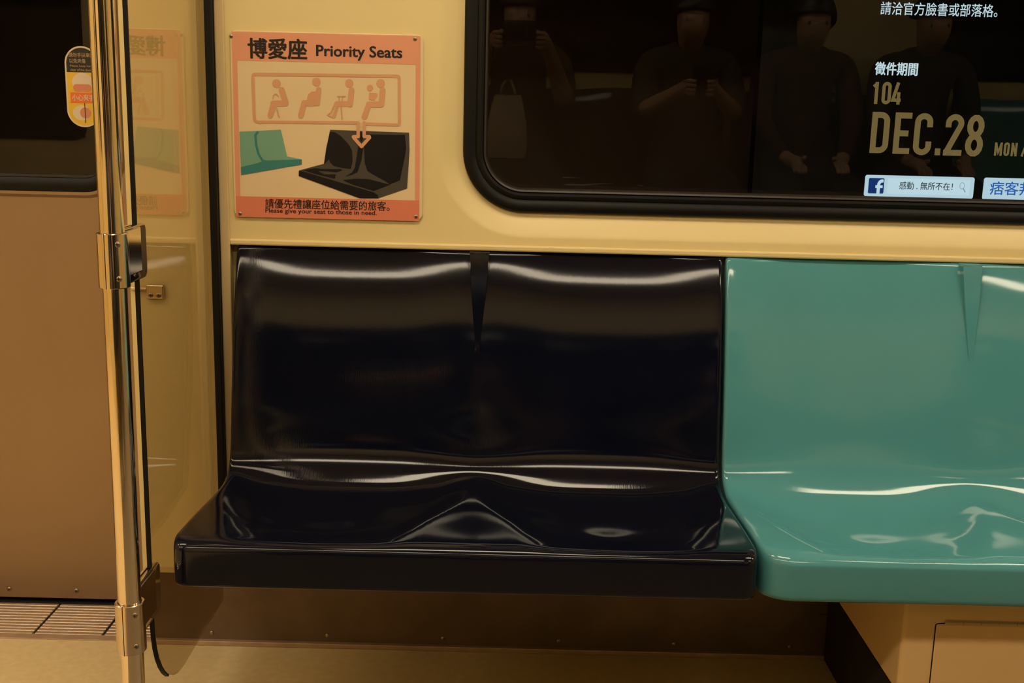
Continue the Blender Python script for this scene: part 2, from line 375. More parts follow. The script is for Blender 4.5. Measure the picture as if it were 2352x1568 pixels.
MID = [(0.020, 0.8265), (0.011, 0.8265), (0.0055, 0.8235), (0.0014, 0.816), (-0.0077, 0.795), (-0.0197, 0.763), (-0.0335, 0.719), (-0.0490, 0.662), (-0.0635, 0.602), (-0.0765, 0.545), (-0.0893, 0.4895),
       (-0.1019, 0.4542), (-0.1199, 0.4268), (-0.1437, 0.406), (-0.1893, 0.3937), (-0.2651, 0.3903), (-0.3308, 0.3927), (-0.425, 0.415), (-0.448, 0.4255), (-0.463, 0.4255), (-0.4695, 0.419), (-0.471, 0.408), (-0.471, 0.372), (-0.469, 0.360), (-0.460, 0.354)]
UNDER = [(-0.40, 0.354), (-0.20, 0.354), (-0.06, 0.37), (-0.035, 0.45), (0.010, 0.60), (0.020, 0.78)]
def sst(x): x = max(0.0, min(1.0, x)); return x*x*(3-2*x)
def lerp_tab(tab, v):
    if v <= tab[0][0]: return tab[0][1]
    for (a, p), (b, q) in zip(tab, tab[1:]):
        if v <= b: return p+(q-p)*(v-a)/(b-a)
    return tab[-1][1]
def seat_mesh(w=0.4505, n=2, rc=0.024):
    SUB = 7
    top = catmull(RIM, SUB); mid = catmull(MID, SUB); nt_ = len(top)
    loop = top+UNDER; nl = len(loop)
    # arc length on the top side; normals pointing out of the solid
    nrm = []
    for j in range(nl):
        a = loop[(j-1) % nl]; b = loop[(j+1) % nl]; dy, dz = b[0]-a[0], b[1]-a[1]; l = math.hypot(dy, dz) or 1
        nrm.append((dz/l, -dy/l))      # walking down the back face: outward is towards -Y, over the pan it is up
    def fix(j):
        y, z = nrm[j]
        return (y, z)
    # columns
    A = [0.5-0.5*math.cos(math.pi*i/44) for i in range(45)]
    cols = []
    for s in range(n):
        for a in A: cols.append(('s', s, a))
        if s < n-1: cols += [('v', s, c) for c in (0.04, 0.5, 0.96)]
    W = n*w
    def vwidth(j):
        y, z = loop[j]
        if j < nt_ and y > -0.115: return lerp_tab([(0.44, 0.0012), (0.50, 0.0022), (0.60, 0.0030), (0.655, 0.0040), (0.70, 0.0085), (0.76, 0.0145), (0.83, 0.0195)], z)
        return 0.0012
    # chord used by the flat V-shaped web between the two backs
    def web_y(z): return lerp_tab([(0.655, -0.0580), (0.83, -0.0205)], z)
    V = []
    xcol = []
    for ci, (kind, s, a) in enumerate(cols):
        for j in range(nl):
            y, z = loop[j]; h = vwidth(j)
            xl = s*w + (h if s > 0 else 0.0); xr = (s+1)*w - (h if s < n-1 else 0.0)
            if kind == 's': x = xl+(xr-xl)*a
            else: x = (s+1)*w-h+2*h*a
            ny, nz = nrm[j]
            if j < nt_:
                if kind == 's':
                    # hollow of the backrest, then of the pan, which narrows towards the front lip
                    aa = min(a, 1-a)
                    Bb = 0.55*sst((aa-0.012)/0.30)+0.45*math.sin(math.pi*max(0, min(1, (a-0.012)/0.976)))
                    e = lerp_tab([(-0.445, 0.185), (-0.40, 0.165), (-0.33, 0.115), (-0.25, 0.040), (-0.20, 0.008), (-0.13, 0.0)], y)
                    e *= (0.8 if (s == 0 and a < 0.5) or (s == n-1 and a > 0.5) else 1.0)
                    Bp = 0.45*sst((aa-e)/0.15)+0.55*sst((aa-e)/0.38)
                    q = sst((j/SUB-11)/2.5); B = Bb*(1-q)+Bp*q
                    y += (mid[j][0]-y)*B; z += (mid[j][1]-z)*B
                else:
                    if z > 0.655 and y > -0.08: y = min(y, web_y(z)) if j > 8 else min(y, web_y(0.8265)+0.040*max(0, 1-j/8)**0.5)
            # rounded plan corners at the front
            d = min(x, W-x)
            if d < rc and y < -0.25:
                off = rc-math.sqrt(max(0, rc*rc-(rc-d)**2)); y = -0.25+(y+0.25)*(0.471-0.25-off)/(0.471-0.25)
            # rounded side edges
            rb = 0.007
            if d < rb and kind == 's':
                ins = rb-math.sqrt(max(0, rb*rb-(rb-d)**2)); y -= ny*ins; z -= nz*ins
            V.append((x, y, z))
    nc = len(cols); F = []
    for c in range(nc-1):
        for j in range(nl):
            k = (j+1) % nl
            F.append((c*nl+j, c*nl+k, (c+1)*nl+k, (c+1)*nl+j))
    for c in (0, nc-1):
        for t3 in tessellate_polygon([[Vector((V[c*nl+j][1], V[c*nl+j][2], 0)) for j in range(nl)]]): F.append(tuple(c*nl+i for i in t3))
    me = bpy.data.meshes.new('seat_shell'); me.from_pydata(V, [], F)
    bm = bmesh.new(); bm.from_mesh(me)
    bmesh.ops.recalc_face_normals(bm, faces=bm.faces)
    for f in bm.faces: f.smooth = True
    # crisp borders of the web between the backs and of the ridge between the pans
    bm.verts.ensure_lookup_table()
    sharp = [c for c in range(nc-1) if cols[c][0] != cols[c+1][0]]
    for ce in [c for k in sharp for c in (k, k+1)]:
        for j in range(nt_-1):
            e = bm.edges.get((bm.verts[ce*nl+j], bm.verts[ce*nl+j+1]))
            if e and 0.655 < V[ce*nl+j][2] < 0.824: e.smooth = False
    for f in bm.faces:
        if len(f.verts) == 3: f.smooth = False
    bm.to_mesh(me); bm.free()
    return me
def seat_unit(name, x0, m, label, me, cat='bench', group=None):
    t = empty(name, (x0, 0, 0.354), label, cat, group)
    s = bpy.data.objects.new('seat_shell', me); COL.objects.link(s); s.parent = t; s.location = (0, 0, -0.354)
    if not me.materials: me.materials.append(m)
    return t
black_me = seat_mesh(rc=0.024)
teal_me = seat_mesh(rc=0.052)
su = seat_unit('priority_bench', -0.514, M['black_seat'], 'glossy navy-black moulded double seat below the pink priority sign', black_me)
st_ = seat_unit('double_bench', 0.3925, M['teal_seat'], 'glossy teal moulded double seat below the window, right of the navy one', teal_me)
# steel brackets that carry the shells
for t, xs in ((su, (-0.25, 0.20)),):
    for x in xs: box('bracket', x-0.015, x+0.015, -0.20, 0.024, 0.322, 0.3545, M['kickblack'], t, r=0.003)
# far-side bench seats, turned around
for i, x in enumerate((-0.02, 0.92, 1.86, -1.0+0.02)):
    me = teal_me if i == 2 else black_me
    s = empty('double_bench', (x+0.45, Y_OPP, 0.354), ['navy double bench under the photographer across the aisle', 'navy double bench across the aisle from the teal bench', 'teal double bench at the far right across the aisle', 'navy double bench across the aisle by the doors'][i], 'bench', 'seats across the aisle')
    c = bpy.data.objects.new('seat_shell', me); COL.objects.link(c); c.parent = s; c.location = (0.45, 0, -0.354); c.rotation_euler.z = math.pi
    c.location = (0.45, 0.0, -0.354)
    s.location = (x+0.45, Y_OPP+0.001, 0.354)
# ================================================================== EQUIPMENT BOX UNDER THE TEAL SEAT
ub = empty('underseat_cabinet', (0.9, -0.1, 0.0), 'cream equipment cabinet with hinged hatch under the teal seat', 'cabinet')
box('kick_plate', 0.653, 1.30, -0.345, 0.050, 0.0, 0.152, M['kickblack'], ub)
box('body', 0.6515, 1.302, -0.367, 0.050, 0.152, 0.3525, M['cabinet'], ub, r=0.008, seg=4)
hx0, hx1, hz0, hz1 = 0.7045, 1.18, 0.160, 0.2795
hatch = from_bm('hatch', box_bm(hx0, hx1, -0.3685, -0.360, hz0, hz1, 0.003), M['cabinet'], ub)
o = loops('hatch_gap', [[(x, -0.3676, z) for x, z in rrect(hx0-0.0012, hx1+0.0012, hz0-0.0012, hz1+0.0012, 0.006, 6)], [(x, -0.3676, z) for x, z in rrect(hx0+0.002, hx1-0.002, hz0+0.002, hz1-0.002, 0.005, 6)]], M['slot'], ub, smooth=False)
hg = box('hinge', hx0+0.014, hx1-0.014, -0.3690, -0.3660, 0.2775, 0.2860, M['creamtrim'], ub, r=0.0008, seg=1)
k0 = None
for i in range(15):
    x = hx0+0.014+i*0.0293
    if k0 is None: k0 = lathe('hinge_knuckle', [(0.0026, 0), (0.0026, 0.0284)], (x, -0.3695, 0.2822), 'X', M['creamtrim'], hg, 12)
    else:
        c = k0.copy(); COL.objects.link(c); c.location.x = i*0.0293
# small triangular plate where the kick panel meets the cabinet
gs = mesh('triangle_plate', [(0.640, 0.046, 0.098), (0.652, 0.046, 0.098), (0.652, 0.046, 0.004), (0.618, 0.046, 0.012), (0.640, 0.0495, 0.098), (0.652, 0.0495, 0.098), (0.652, 0.0495, 0.004), (0.618, 0.0495, 0.012)],
          [(0, 1, 2, 3), (4, 5, 6, 7), (0, 1, 5, 4), (1, 2, 6, 5), (2, 3, 7, 6), (3, 0, 4, 7)], M['kick'])
tag(gs, 'small triangular plate at the corner of kick panel and cabinet', 'bracket')
# ================================================================== PARTITION, POLE, CLAMPS
XG0, XG1, YGF, ZGB = -0.5635, -0.5585, -0.420, 0.122
gp = empty('glass_partition', (-0.5475, -0.2, ZGB), 'smoky glass partition beside the navy seat, held by the steel pole', 'partition')
out2 = [(YGF, 1.62), (YGF, 0.29)]
cyc, czc, ry, rz = -0.270, 0.272, 0.150, 0.150
out2 += [(cyc+ry*math.cos(math.radians(a)), czc+rz*math.sin(math.radians(a))) for a in [180+9*i for i in range(0, 11)]]
out2 += [(-0.15, ZGB), (-0.0005, ZGB), (-0.0005, 1.62)]
loops('pane', [[(XG0, y, z) for y, z in out2], [(XG1, y, z) for y, z in out2]], M['partition'], gp, cap0=True, cap1=True, smooth=False)
edge = out2[:9]
# outward normal of the front edge is -Y, turning down along the rounded corner
rings = []
for i, (y, z) in enumerate(edge):
    a = Vector(edge[max(i-1, 0)]); b = Vector(edge[min(i+1, len(edge)-1)]); d = (b-a).normalized()
    nn = Vector((d.y, -d.x)); t = 0.0035
    rings.append([(XG0-0.0008, y, z), (XG1+0.0008, y, z), (XG1+0.0008, y+nn.x*t, z+nn.y*t), (XG0-0.0008, y+nn.x*t, z+nn.y*t)])
loops('edge_strip', rings, M['rubber'], gp, cap0=True, cap1=True, smooth=False)
box('wall_gasket', -0.5583, -0.5447, -0.020, -0.0005, 0.19, 1.70, M['rubber'], gp, r=0.002)
# pole
PXC, PYC, PR = -0.5485, -0.552, 0.0165
pole = empty('grab_pole', (PXC, PYC, 0.0), 'polished steel grab pole in front of the glass partition', 'pole')
lathe('tube', [(PR, 0.0), (PR, ZC)], (PXC, PYC, 0.0), 'Z', M['chrome'], pole, 64)
lathe('floor_flange', [(0.045, 0.0), (0.045, 0.006), (0.030, 0.012), (0.020, 0.014), (0.020, 0.03), (0.0175, 0.032)], (PXC, PYC, 0.0), 'Z', M['satin'], pole, 48)
def clamp(z0, z1, metal, label):
    t = empty('pole_clamp', (PXC, PYC, z0), label, 'clamp', 'clamps that hold the glass to the pole')
    rs = 0.0212; h = z1-z0
    lathe('sleeve', [(PR+0.0006, 0), (rs-0.001, 0), (rs, 0.001), (rs, h-0.001), (rs-0.001, h), (PR+0.0006, h)], (PXC, PYC, z0), 'Z', metal, t, 64, tube=True)
    # split line on the front of the sleeve
    box('split_line', PXC-0.0045, PXC-0.0038, PYC-rs-0.00015, PYC-rs+0.003, z0, z1, M['slot'], t)
    # lug towards the glass
    box('lug', PXC-0.017, PXC-0.002, PYC+0.0218, YGF-0.006, z0+0.004, z1-0.004, metal, t, r=0.002)
    # cheek plates either side of the glass
    for x0, x1, nm in ((XG1+0.0003, XG1+0.0045, 'cheek_plate'), (XG0-0.0045, XG0-0.0003, 'cheek_plate')):
        yz = []
        for y, z in [(p[0], p[1]) for p in rrect(-0.5295, -0.393, z0-0.008, z1-0.002, 0.012, 6)]: yz.append((y, z))
        pl = loops(nm, [[(x0, y, z) for y, z in yz], [(x1-0.0008, y, z) for y, z in yz], [(x1, y*0.985-0.0069, z*0.985+0.015*(z0+z1-0.01)/2) for y, z in yz]], M['chrome'], t, cap0=True, cap1=True)
        if x0 >= XG1:
            for zz in (z0+0.004, z1-0.013): screw_head('bolt', (x1, -0.450, zz), '+X', 0.0052, t, M['satin'])
    for zz in (z0+0.014, z1-0.014):
        a = math.radians(-52); c = (PXC+rs*math.cos(a), PYC+rs*math.sin(a), zz)
        s = screw_head('sleeve_screw', (PXC+0.0125, PYC-rs*0.80, zz), '-Y', 0.0042, t)
clamp(0.834, 0.909, M['chrome'], 'upper polished steel clamp on the pole, level with the seat back tops')
clamp(0.294, 0.3705, M['satin'], 'lower steel clamp on the pole, near the floor')
# little bracket on the wall pillar, seen through the glass
br = empty('wall_bracket', (-0.668, -0.001, 0.73), 'small dark bracket with two screws seen through the glass partition', 'bracket')
box('plate', -0.684, -0.652, -0.008, 0.0, 0.723, 0.749, M['satin'], br, r=0.002)
box('stem', -0.714, -0.684, -0.006, -0.001, 0.738, 0.743, M['satin'], br, r=0.001)
for x in (-0.676, -0.661): screw_head('screw', (x, -0.008, 0.730), '-Y', 0.005, br)
# ================================================================== PRIORITY SIGN
YS = -0.0045
P_ = {}
P_['plate'] = mat('sign_plate', (0.70, 0.54, 0.32), 0.25, vary=0.02)
P_['rim'] = mat('sign_rim', (0.64, 0.47, 0.26), 0.2, vary=0.02)
P_['head'] = mat('salmon_print', (0.69, 0.30, 0.175), 0.3, vary=0.03)
P_['foot'] = mat('red_salmon_print', (0.66, 0.20, 0.115), 0.3, vary=0.03)
P_['pict'] = mat('pink_pictogram_print', (0.61, 0.315, 0.165), 0.3, vary=0.03)
P_['ink'] = mat('black_ink', (0.008, 0.006, 0.006), 0.4)
P_['teal'] = mat('teal_print', (0.16, 0.34, 0.24), 0.3); P_['teal2'] = mat('dark_teal_print', (0.035, 0.20, 0.19), 0.3)
P_['seatgrey'] = mat('grey_brown_print', (0.065, 0.055, 0.043), 0.3); P_['seatblack'] = mat('dark_print', (0.005, 0.005, 0.007), 0.3)
def c1(cx, cy, Y=YS): return wallpt(500+cx/3.136, 40+cy/3.136, Y)
def c2(cx, cy): return wallpt(570+cx/6.533, 160+cy/6.533, YS)
def c3(cx, cy): return wallpt(680+cx/7.839, 270+cy/7.839, YS)
sx0, sz1 = c1(84, 92); sx1, sz0 = c1(1474, 1466)
sign = empty('priority_sign', ((sx0+sx1)/2, 0, sz0), 'pink and cream priority seat sign screwed to the wall above the navy seat', 'sign')
rr = rrect(sx0, sx1, sz0, sz1, 0.012, 8)
ri = rrect(sx0+0.0012, sx1-0.0012, sz0+0.0012, sz1-0.0012, 0.011, 8)
loops('plate', [[(x, -0.0005, z) for x, z in rr], [(x, YS+0.0012, z) for x, z in rr], [(x, YS, z) for x, z in ri]], P_['plate'], sign, cap0=True, cap1=True)
px0, px1 = c1(88, 700)[0]+0.0025, c1(1450, 700)[0]
Z = lambda cy: c1(780, cy)[1]
bx0, bx1 = sx0+0.004, sx1-0.0055
flat('header_band', [[(bx0, Z(325)), (bx1, Z(325)), (bx1, Z(118)), (bx0, Z(118))]], YS-0.0003, P_['head'], sign)
flat('footer_band', [[(bx0, Z(1450)), (bx1, Z(1450)), (bx1, Z(1302)), (bx0, Z(1302))]], YS-0.0003, P_['foot'], sign)
for a, b in ((bx0, bx0+0.0088), (bx1-0.0085, bx1)):
    flat('side_band', [[(a, Z(1302)), (b, Z(1302)), (b, Z(325)), (a, Z(325))]], YS-0.0003, P_['head'], sign)
ti = YS-0.0006
a = c1(222, 292); b = c1(640, 155)
text('title_lettering', '博愛座', a[0], b[0], c1(430, 298)[1], c1(430, 153)[1], ti, P_['ink'], sign, bold=0.032)
text('title_lettering', 'Priority Seats', c1(712, 280)[0], c1(1328, 290)[0], c1(1020, 310)[1], c1(1020, 206)[1], ti, P_['ink'], sign, bold=0.030)
text('notice_lettering', '請優先禮讓座位給需要的旅客。', c1(343, 1340)[0], c1(1238, 1350)[0], c1(800, 1383)[1], c1(800, 1315)[1], ti, P_['ink'], sign, bold=0.010)
text('notice_lettering', 'Please give your seat to those in need.', c1(345, 1400)[0], c1(1145, 1400)[0], c1(745, 1424)[1], c1(745, 1382)[1], ti, P_['ink'], sign, bold=0.016)
# pictogram frame with the arrow
def S(pts, wd, f=c2, **k): return stroke([f(*p) for p in pts], wd, **k)
def PG(pts, f=c2): return [f(*p) for p in pts]
u = 0.0054
fr = []
fr += S([(1650, 905), (1650, 840), (1640, 795), (135, 785), (105, 765), (95, 735), (70, 110), (78, 80), (100, 68), (2230, 95), (2258, 105), (2266, 135), (2270, 800), (2262, 822), (2240, 828), (1755, 812), (1742, 830), (1742, 905)], u)
flat('pictogram_frame', fr, ti, P_['pict'], sign)
ar = S([(1118, 90), (1122, 340), (1035, 345), (1045, 365), (1180, 520), (1325, 360), (1318, 340), (1228, 340), (1228, 90)], u*1.12, c3)
flat('arrow', ar, ti-0.0009, P_['pict'], sign)
def fig(name, polys): flat(name, polys, ti, P_['pict'], sign)
hd = lambda cx, cy, r: disc(c2(cx, cy), r/6.533*0.000806, 28)
thk = lambda v: v/6.533*0.000806
fig('elder_pictogram', [hd(427, 208, 62)] + S([(505, 305), (565, 500)], thk(88)) + S([(565, 505), (380, 505)], thk(84)) + S([(380, 520), (332, 690)], thk(82)) + S([(372, 440), (378, 385), (415, 362), (455, 400)], thk(16)) + S([(425, 570), (470, 718)], thk(18)))
fig('pregnant_pictogram', [hd(1024, 183, 62), PG([(1040, 260), (1100, 290), (1100, 330), (1072, 540), (880, 545), (885, 420), (905, 365), (950, 330), (1010, 325)])] + S([(1060, 300), (1030, 500)], thk(80)) + S([(1030, 500), (840, 500)], thk(84)) + S([(840, 510), (790, 690)], thk(82)))
fig('injured_pictogram', [hd(1518, 203, 60)] + S([(1552, 310), (1528, 520)], thk(84)) + S([(1528, 510), (1330, 512)], thk(76)) + S([(1300, 520), (1250, 640), (1200, 680), (1270, 715), (1330, 560)], thk(26)) + S([(1300, 720), (1365, 520), (1365, 400)], thk(18)) + S([(1410, 745), (1395, 520), (1425, 400)], thk(18)) + S([(1340, 400), (1460, 400)], thk(14)))
fig('parent_pictogram', [hd(1990, 205, 62), hd(1830, 275, 46), PG([(1815, 340), (1925, 350), (1950, 385), (1900, 460), (1810, 450)])] + S([(2020, 310), (1998, 520)], thk(84)) + S([(1998, 520), (1810, 520)], thk(84)) + S([(1810, 530), (1745, 710)], thk(82)))
# teal and black seats drawn on the sign
flat('teal_seat_picture', [PG([(157, 822), (455, 808), (500, 1000), (606, 1022), (606, 1058), (170, 1134)], c1)], ti, P_['teal'], sign)
flat('teal_seat_shading', [PG([(167, 1078), (290, 1048), (340, 1030), (606, 1022), (606, 1058), (170, 1134)], c1)] + S([(288, 828), (272, 848), (278, 920), (295, 985), (325, 1030), (360, 1042)], 0.0042, c1), ti-0.0003, P_['teal2'], sign)
flat('dark_seat_picture', [PG([(615, 218), (2035, 270), (2045, 590), (2000, 1275), (1480, 1452), (1150, 1452), (50, 1050), (55, 950), (500, 830), (545, 550)], c3)], ti, P_['seatgrey'], sign)
flat('dark_seat_shading', [PG(p, c3) for p in (
    [(612, 250), (700, 262), (800, 325), (940, 470), (1010, 590), (1020, 780), (985, 925), (830, 905), (680, 870), (610, 800), (598, 742), (515, 840), (545, 545)],
    [(1125, 495), (1212, 545), (1175, 780), (1105, 985), (1010, 1030), (880, 1062), (1010, 985), (1060, 900)],
    [(1155, 262), (1200, 262), (1205, 400), (1180, 445), (1150, 400)],
    [(1262, 300), (1960, 312), (1985, 560), (1920, 900), (1868, 1130), (1690, 1200), (1600, 1140), (1290, 965), (1240, 830), (1225, 530)],
    [(50, 960), (95, 960), (1400, 1345), (1480, 1400), (1480, 1452), (1150, 1452), (50, 1050)],
    [(130, 950), (330, 905), (500, 925), (800, 925), (845, 945), (730, 985), (560, 965), (400, 960), (500, 1020), (720, 1020), (700, 1100), (330, 1010)],
    [(840, 1125), (1050, 1098), (1300, 1105), (1590, 1180), (1700, 1205), (1560, 1260), (1400, 1320), (1000, 1200)])], ti-0.0003, P_['seatblack'], sign)
for cx, cy in ((97, 135), (1422, 155), (162, 1412), (1428, 1434)):
    x, z = c1(cx, cy); screw_head('screw', (x, YS-0.0004, z), '-Y', 0.0034, sign)
# ================================================================== DOOR STICKER
YK = YD+0.0105
def k8(cx, cy): return wallpt(130+cx/7.465, 90+cy/7.465, YK)
K = {'white': mat('sticker_white', (0.66, 0.56, 0.42), 0.35), 'yellow': mat('sticker_yellow', (0.72, 0.46, 0.04), 0.35), 'red': mat('sticker_red', (0.75, 0.16, 0.04), 0.35),
     'black': mat('sticker_black', (0.012, 0.009, 0.006), 0.4), 'text': mat('sticker_letter', (0.36, 0.25, 0.14), 0.5), 'pink': mat('sticker_pink', (0.62, 0.22, 0.13), 0.4)}
kx0, kz1 = -0.9070, 1.1875; kx1, kz0 = -0.8390, 1.0290
stk = empty('door_sticker', ((kx0+kx1)/2, YK, kz0), 'oval yellow, red and black warning sticker on the door window', 'sticker')
kr = (kx1-kx0)/2
loops('backing', [[(x, YK+0.0012, z) for x, z in rrect(kx0, kx1, kz0, kz1, kr-0.0001, 14)], [(x, YK, z) for x, z in rrect(kx0, kx1, kz0, kz1, kr-0.0001, 14)]], K['white'], stk, cap0=True, cap1=True, smooth=False)
kin = rrect(kx0+0.0032, kx1-0.0032, kz0+0.0032, kz1-0.0032, kr-0.0033, 14)
zs = 1.1365
flat('black_field', [[p for p in kin if p[1] > zs] + [(kx0+0.0032, zs), (kx1-0.0032, zs)]], YK-0.0003, K['black'], stk)
low = [p for p in kin if p[1] <= zs]
flat('yellow_field', [[(kx1-0.0032, zs), (kx0+0.0032, zs)] + low], YK-0.0003, K['yellow'], stk)
text('sticker_lettering', '請勿手扶車門', kx0+0.009, kx1-0.009, 1.1660, 1.1745, YK-0.0006, K['text'], stk, bold=0.02)
text('sticker_lettering', '以免夾傷', kx0+0.010, kx1-0.026, 1.1545, 1.1630, YK-0.0006, K['text'], stk, bold=0.02)
text('sticker_lettering', 'Please keep hands', kx0+0.011, kx1-0.009, 1.1460, 1.1510, YK-0.0006, K['text'], stk, bold=0.01)
text('sticker_lettering', 'clear of the door', kx0+0.011, kx1-0.015, 1.1388, 1.1440, YK-0.0006, K['text'], stk, bold=0.01)
cxk = (kx0+kx1)/2
flat('white_shape', [[(cxk+0.021*math.cos(a), 1.117+0.0185*math.sin(a)) for a in [i*math.pi/16 for i in range(32)]]], YK-0.0005, K['white'], stk)
flat('pink_shape', [rrect(cxk-0.019, cxk+0.017, 1.099, 1.1135, 0.006, 5)], YK-0.0007, K['pink'], stk)
flat('red_band', [[(kx0+0.0085, 1.0765), (kx1-0.0085, 1.0765), (kx1-0.0085, 1.0970), (kx0+0.0085, 1.0970)]], YK-0.0009, K['red'], stk)
text('band_lettering', '小心夾手', kx0+0.012, kx1-0.012, 1.081, 1.0935, YK-0.0011, K['white'], stk, bold=0.02)
flat('white_shape', [[(cxk-0.004+0.0185*math.cos(a), 1.057+0.015*math.sin(a)) for a in [i*math.pi/16 for i in range(32)]]], YK-0.0005, K['white'], stk)
flat('pink_shape', [[(cxk+0.003+0.011*math.cos(a), 1.057+0.011*math.sin(a)) for a in [i*math.pi/12 for i in range(24)]]], YK-0.0007, K['pink'], stk)
flat('door_gap_line', [[(cxk+0.0015, 1.037), (cxk+0.0030, 1.037), (cxk+0.0030, 1.0765), (cxk+0.0015, 1.0765)]], YK-0.0009, K['black'], stk)
# ================================================================== BACKLIT POSTER OUTSIDE
YA = 1.0
ad = empty('backlit_poster', (1.4, YA, 0.75), 'black backlit advertising poster with gold date seen through the window', 'poster')
ax0, ax1, az0, az1 = 0.640, 2.45, 0.76, 2.3
G = {'black': mat('poster_black', (0.002, 0.002, 0.002), 0.5), 'gold': emitter('poster_gold', (0.215, 0.155, 0.055), 1.0), 'white': emitter('poster_white', (0.66, 0.86, 0.95), 1.1),
     'box': emitter('poster_box', (0.58, 0.82, 0.95), 1.05), 'boxi': emitter('poster_box_inner', (0.64, 0.88, 1.0), 1.08), 'navy': emitter('poster_navy', (0.012, 0.045, 0.20), 1.0), 'ink': emitter('poster_ink', (0.03, 0.035, 0.05), 1.0), 'blue': emitter('poster_blue', (0.02, 0.14, 0.55), 1.0), 'grey': emitter('poster_grey', (0.35, 0.45, 0.55), 1.0)}
box('panel', ax0, ax1, YA, YA+0.06, az0, az1, G['black'], ad)
def a6(cx, cy): return wallpt(1960+cx/6.0, 120+cy/6.0, YA)
def a5(cx, cy): return wallpt(1960+cx/6.0, 380+cy/6.0, YA)
def a7(cx, cy): return wallpt(1750+cx/3.015, cy/3.015, YA)
def fit(name, body, f, L, R, top, bot, m, bold=0.0, dy=0.001):
    """fit lettering between measured left, right, top and bottom points"""
    x0 = f(*L)[0]; x1 = f(*R)[0]; z1 = f(*top)[1]; z0 = f(*bot)[1]
    return text(name, body, x0, x1, z0, z1, YA-dy, m, ad, bold)
fit('lettering', '請洽官方臉書或部落格。', a7, (822, 60), (1632, 75), (1200, 20), (1200, 110), G['white'], 0.006)
fit('lettering', '徵件期間', a6, (300, 230), (885, 240), (595, 140), (595, 318), G['white'], 0.024)
# condensed gold figures, drawn stroke by stroke
def glyphs(name, items, x0, x1, z0, z1, m):
    """items: strokes on a unit grid; width and height fitted to the box"""
    H = z1-z0; polys = []
    for gx, gw, strokes, wd in items:
        for st in strokes:
            pts = [(x0+(gx+p[0]*gw)*(x1-x0), z0+p[1]*H) for p in st]
            polys += stroke_sq(pts, wd*H)
    return flat(name, polys, YA-0.001, m, ad)
def stroke_sq(pts, wd):
    """mitred stroke with square ends"""
    n = len(pts); L = []; R = []
    for i in range(n):
        a = Vector(pts[max(i-1, 0)]); b = Vector(pts[i]); c = Vector(pts[min(i+1, n-1)])
        d1 = (b-a).normalized() if i > 0 else (c-b).normalized(); d2 = (c-b).normalized() if i < n-1 else d1
        n1 = Vector((-d1.y, d1.x)); n2 = Vector((-d2.y, d2.x)); mm = (n1+n2)
        if mm.length < 1e-6: mm = n1
        mm.normalize(); k = wd/2/max(0.35, mm.dot(n1)); L.append(b+mm*k); R.append(b-mm*k)
    return [[tuple(L[i]), tuple(L[i+1]), tuple(R[i+1]), tuple(R[i])] for i in range(n-1)]
def box6(l, r, t, b): 
    x0, _ = a6(*l); x1, _ = a6(*r); _, z1 = a6(*t); _, z0 = a6(*b); return x0, x1, z0, z1
def cell(xa, xb, top, bot, ref): # one letter cell given by its measured left and right at mid height
    x0 = a6(xa, ref)[0]; x1 = a6(xb, ref)[0]; return x0, x1, a6((xa+xb)/2, bot)[1], a6((xa+xb)/2, top)[1]
